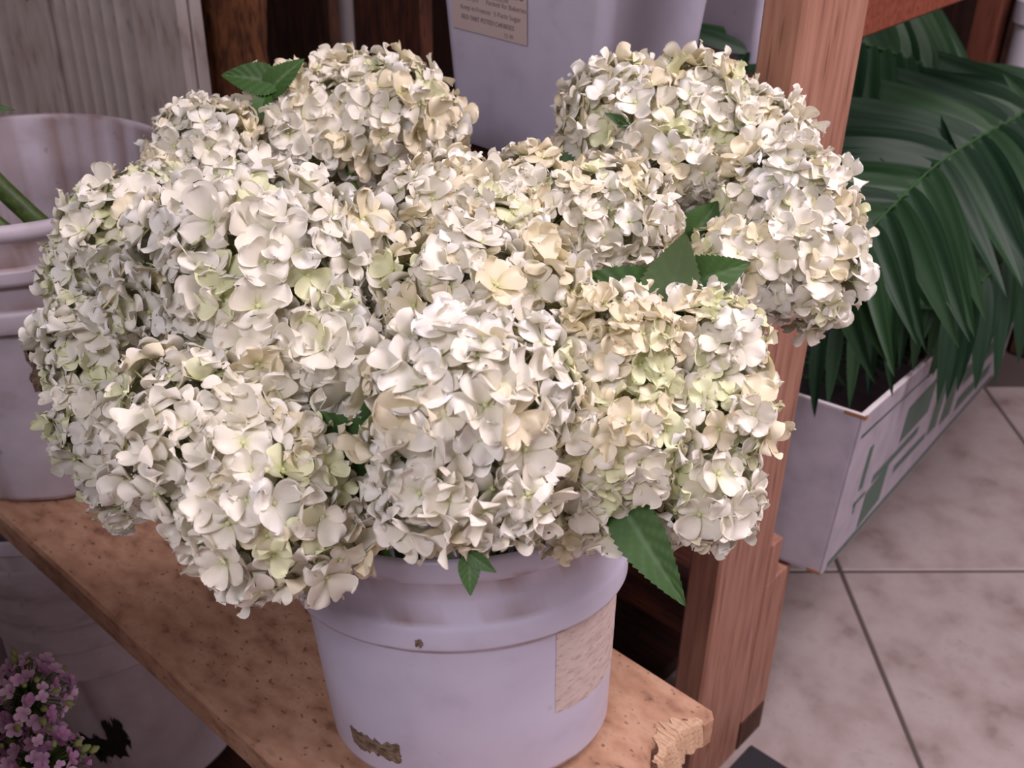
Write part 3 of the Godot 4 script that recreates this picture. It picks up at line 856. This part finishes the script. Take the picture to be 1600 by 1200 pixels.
func flowers() -> void:
	var h := []
	h.append(hydrangea("broad white hydrangea head at the back left below two green leaves", [[-0.232, 1.087, -1.178, 0.070], [-0.138, 1.095, -1.183, 0.073], [-0.187, 1.109, -1.214, 0.055], [-0.279, 1.079, -1.149, 0.048]], Vector3(-0.054, 0.64, -0.838), 0.95, [0.1, 0.08, 0.3], 101))
	h.append(hydrangea("small white hydrangea head beside the large bucket's rim at the upper left", [[-0.320, 1.092, -1.110, 0.052], [-0.336, 1.071, -1.074, 0.039]], Vector3(-0.070, 0.64, -0.832), 0.85, [0.3, 0.1, 0.1], 102))
	h.append(hydrangea("white and pale green hydrangea head in front of the large bucket", [[-0.357, 1.051, -0.968, 0.068], [-0.327, 1.065, -0.989, 0.052], [-0.392, 1.031, -0.944, 0.045]], Vector3(-0.086, 0.64, -0.820), 0.85, [0.3, 0.28, 0.05], 103))
	h.append(hydrangea("leftmost greenish white hydrangea head hanging down the bouquet's left side", [[-0.366, 0.998, -0.865, 0.053], [-0.346, 0.951, -0.813, 0.049], [-0.328, 0.914, -0.779, 0.037]], Vector3(-0.086, 0.64, -0.802), 0.88, [0.2, 0.32, 0.05], 104))
	h.append(hydrangea("biggest white hydrangea head at left centre with wide open florets", [[-0.204, 1.092, -0.841, 0.080], [-0.154, 1.098, -0.868, 0.049], [-0.263, 1.092, -0.864, 0.057], [-0.144, 1.045, -0.777, 0.044], [-0.191, 1.044, -0.776, 0.049], [-0.303, 1.054, -0.852, 0.038]], Vector3(-0.054, 0.64, -0.808), 1.1, [0.3, 0.08, 0.06], 105))
	h.append(hydrangea("white hydrangea head drooping over the bucket's left front rim", [[-0.235, 1.009, -0.708, 0.059], [-0.185, 0.978, -0.677, 0.067], [-0.150, 0.956, -0.675, 0.047], [-0.266, 1.018, -0.737, 0.043]], Vector3(-0.062, 0.64, -0.784), 1.0, [0.1, 0.16, 0.12], 106))
	h.append(hydrangea("long creamy hydrangea head at the middle of the back row", [[-0.066, 1.101, -0.928, 0.054], [0.008, 1.104, -0.954, 0.050], [0.084, 1.093, -0.947, 0.055], [-0.019, 1.087, -0.885, 0.058], [0.046, 1.096, -0.925, 0.05]], Vector3(-0.022, 0.64, -0.826), 0.85, [0.12, 0.05, 0.3], 107))
	h.append(hydrangea("cream hydrangea head in the very centre of the bouquet", [[-0.035, 1.082, -0.799, 0.057], [0.024, 1.087, -0.803, 0.036], [-0.075, 1.085, -0.825, 0.034]], Vector3(-0.030, 0.64, -0.808), 1.0, [0.1, 0.05, 0.28], 108))
	h.append(hydrangea("large white hydrangea head at the front above the bucket's rim", [[-0.037, 1.060, -0.681, 0.067], [-0.060, 1.061, -0.692, 0.042], [0.000, 1.072, -0.699, 0.047], [-0.047, 1.019, -0.643, 0.043], [-0.003, 1.014, -0.652, 0.039]], Vector3(-0.030, 0.64, -0.790), 1.05, [0.22, 0.05, 0.12], 109))
	h.append(hydrangea("hydrangea head right of the front one with small crowded yellowish florets", [[0.081, 1.073, -0.747, 0.047], [0.081, 1.024, -0.705, 0.049], [0.071, 0.975, -0.698, 0.035]], Vector3(-0.006, 0.64, -0.796), 0.85, [0.05, 0.22, 0.35], 110))
	h.append(hydrangea("hydrangea head at the bouquet's right front edge above the long leaf", [[0.157, 1.064, -0.777, 0.043], [0.156, 1.022, -0.739, 0.046], [0.150, 0.972, -0.709, 0.043]], Vector3(0.010, 0.64, -0.808), 0.92, [0.1, 0.2, 0.18], 111))
	h.append(hydrangea("white hydrangea head at the back right in front of the post and square tub", [[0.110, 1.125, -1.131, 0.063], [0.185, 1.126, -1.143, 0.064], [0.247, 1.096, -1.113, 0.063], [0.157, 1.097, -1.078, 0.048]], Vector3(0.002, 0.64, -0.838), 0.92, [0.18, 0.1, 0.16], 112))
	h.append(hydrangea("rightmost white hydrangea head next to the palm leaves", [[0.256, 1.080, -1.009, 0.065], [0.261, 1.046, -0.965, 0.061], [0.208, 1.047, -0.954, 0.048], [0.290, 1.046, -0.989, 0.040]], Vector3(0.018, 0.64, -0.826), 0.98, [0.25, 0.08, 0.12], 113))
	h.append(hydrangea("small shaded greenish hydrangea head tucked low at the bucket's rim", [[0.046, 0.941, -0.713, 0.032], [0.018, 0.942, -0.714, 0.023]], Vector3(-0.006, 0.64, -0.790), 0.72, [0.0, 0.5, 0.4], 114))
	var cam_ward := Vector3(0, 0.5, 0.85).normalized()
	# leaves at the back left
	leaf(h[0], Vector3(-0.242, 1.158, -1.14), Vector3(-0.307, 1.163, -1.148), cam_ward, 0.017, 0.05, 0.2)
	leaf(h[0], Vector3(-0.262, 1.145, -1.138), Vector3(-0.219, 1.181, -1.150), cam_ward, 0.014, 0.08, 0.3)
	leaf(h[0], Vector3(-0.258, 1.150, -1.138), Vector3(-0.268, 1.122, -1.115), cam_ward, 0.010, 0.1, 0.3)
	leaf(h[1], Vector3(-0.295, 1.10, -1.09), Vector3(-0.285, 1.12, -1.10), cam_ward, 0.008, 0.1, 0.3)
	leaf(h[2], Vector3(-0.276, 1.105, -0.935), Vector3(-0.262, 1.142, -0.95), cam_ward, 0.009, 0.1, 0.3)
	leaf(h[2], Vector3(-0.27, 1.085, -0.96), Vector3(-0.245, 1.108, -0.965), cam_ward, 0.006, 0.1, 0.3)
	# the three leaves right of centre
	leaf(h[6], Vector3(0.130, 1.076, -0.815), Vector3(0.052, 1.097, -0.83), cam_ward, 0.024, 0.1, 0.15)
	leaf(h[6], Vector3(0.118, 1.066, -0.795), Vector3(0.134, 1.144, -0.815), Vector3(-0.3, 0.35, 0.9), 0.026, -0.08, 0.2, 0.75)
	leaf(h[12], Vector3(0.125, 1.085, -0.825), Vector3(0.192, 1.112, -0.83), cam_ward, 0.021, 0.1, 0.25)
	# the long leaf at the lower right and the small one under the front head
	leaf(h[10], Vector3(0.080, 0.985, -0.685), Vector3(0.131, 0.934, -0.616), Vector3(-0.25, 0.6, 0.75), 0.019, 0.06, 0.2)
	leaf(h[8], Vector3(-0.028, 0.985, -0.612), Vector3(-0.026, 0.962, -0.592), cam_ward, 0.008, 0.05, 0.2)
	leaf(h[8], Vector3(-0.030, 0.985, -0.612), Vector3(-0.008, 0.977, -0.6), cam_ward, 0.006, 0.05, 0.2)
	# shaded leaves between the heads
	leaf(h[11], Vector3(0.06, 1.07, -1.06), Vector3(0.01, 1.11, -1.105), cam_ward, 0.026, 0.08, 0.2)
	leaf(h[11], Vector3(0.115, 1.14, -1.07), Vector3(0.085, 1.155, -1.075), cam_ward, 0.006, 0.1, 0.3)
	leaf(h[5], Vector3(-0.085, 0.97, -0.70), Vector3(-0.155, 1.035, -0.715), cam_ward, 0.032, 0.05, 0.15)
	leaf(h[5], Vector3(-0.09, 0.94, -0.68), Vector3(-0.125, 1.01, -0.695), cam_ward, 0.028, 0.05, 0.15)
	leaf(h[8], Vector3(-0.08, 1.0, -0.72), Vector3(-0.11, 1.06, -0.74), cam_ward, 0.026, 0.05, 0.15)
	leaf(h[4], Vector3(-0.09, 1.06, -0.85), Vector3(-0.12, 1.10, -0.84), cam_ward, 0.022, 0.05, 0.15)
	leaf(h[12], Vector3(0.16, 1.06, -0.97), Vector3(0.19, 1.10, -0.99), cam_ward, 0.02, 0.05, 0.2)

func pink_flowers() -> void:
	var r := RandomNumberGenerator.new()
	r.seed = 77
	var meshes: Array[ArrayMesh] = []
	for k in 6:
		var s := Sheet.new()
		for q in 4:
			var ln := r.randf_range(0.0055, 0.0075)
			var ang := q * PI / 2 + r.randf_range(-0.2, 0.2)
			var dir := Vector3(cos(ang), 0, sin(ang))
			var side := Vector3(-sin(ang), 0, cos(ang))
			var lift := r.randf_range(0.1, 0.7)
			s.grid(6, 4, func(i: float, b: float) -> Array:
				var a := sin(i * PI / 2)
				var t := b * 2.0 - 1.0
				var w := ln * 0.62 * pow(a, 0.5) * sqrt(maxf(1.0 - pow(a, 3.0), 0.0))
				return [dir * (ln * a * cos(lift)) + Vector3.UP * (ln * a * sin(lift) + t * t * w * 0.3) + side * w * t, Color(0.85, 0.6, 0.8).lerp(Color(1, 1, 1), a)])
		meshes.append(s.mesh())
	var bud_s := Sheet.new()
	bud_s.tube([Vector3(0, 0, 0), Vector3(0, 0.002, 0), Vector3(0, 0.005, 0), Vector3(0, 0.008, 0)], [0.0008, 0.0026, 0.0028, 0.0008], 7)
	var bud := bud_s.mesh()
	var foot := Vector3(-0.58, 0.30, -0.80)
	var t := thing("pink_flower_bunch", "bunch of tiny pink flowers with green buds at the lower left corner", "flower", foot)
	var lobes := [[-0.500, 0.598, -0.822, 0.042], [-0.480, 0.548, -0.775, 0.045], [-0.545, 0.57, -0.80, 0.05], [-0.53, 0.50, -0.74, 0.05], [-0.462, 0.512, -0.748, 0.030]]
	var stalks := Sheet.new()
	var nf := 0
	for li in lobes.size():
		var l: Array = lobes[li]
		var c := Vector3(l[0], l[1], l[2])
		var n := 150
		for k in n:
			var y := 1.0 - 2.0 * (k + 0.5) / n
			var w := k * 2.39996
			var q := sqrt(1.0 - y * y)
			var dir := (Vector3(cos(w) * q, y, sin(w) * q) + Vector3(r.randfn(), r.randfn(), r.randfn()) * 0.1).normalized()
			if dir.y < -0.45: continue
			var p: Vector3 = c + dir * (l[3] + r.randf_range(-0.009, 0.004))
			var inside := false
			for o in lobes:
				if o != l and p.distance_to(Vector3(o[0], o[1], o[2])) < o[3] - 0.012: inside = true
			if inside: continue
			var out := (dir + Vector3(r.randfn(), r.randfn(), r.randfn()) * 0.25).normalized()
			var tr := Transform3D(basis_towards(out, r.randf() * TAU).scaled(Vector3.ONE * r.randf_range(1.0, 1.5)), p - foot)
			if r.randf() < 0.2:
				part(t, "bud", bud, M.bud).transform = tr
			elif nf < 290:
				nf += 1
				part(t, "floret", meshes[r.randi() % 6], M["pink_" + ["a", "b", "c"][r.randi() % 3]]).transform = tr
			stalks.tube([p - foot, c.lerp(p, 0.3) - foot, Vector3(0.02, 0.12, 0.0)], [0.0007, 0.0009, 0.0016], 4)
	part(t, "flower_stalks", stalks.mesh(), M.stem)
	var s := Sheet.new()
	s.tube([Vector3(0.02, 0.13, 0), Vector3(0.01, 0.0, 0), Vector3(0, -0.28, 0)], [0.012, 0.012, 0.012], 8)
	part(t, "stem_bundle", s.mesh(), M.stem)
	var b := thing("bucket", "low bucket holding the pink flowers, outside the lower left corner", "bucket", Vector3(-0.58, 0.0, -0.80))
	part(b, "bucket_body", lathe([[0.0, 0.0], [0.08, 0.0], [0.085, 0.004], [0.1, 0.24], [0.104, 0.244], [0.104, 0.252], [0.098, 0.252], [0.082, 0.012], [0.0, 0.012]], 48), M.old_plastic)
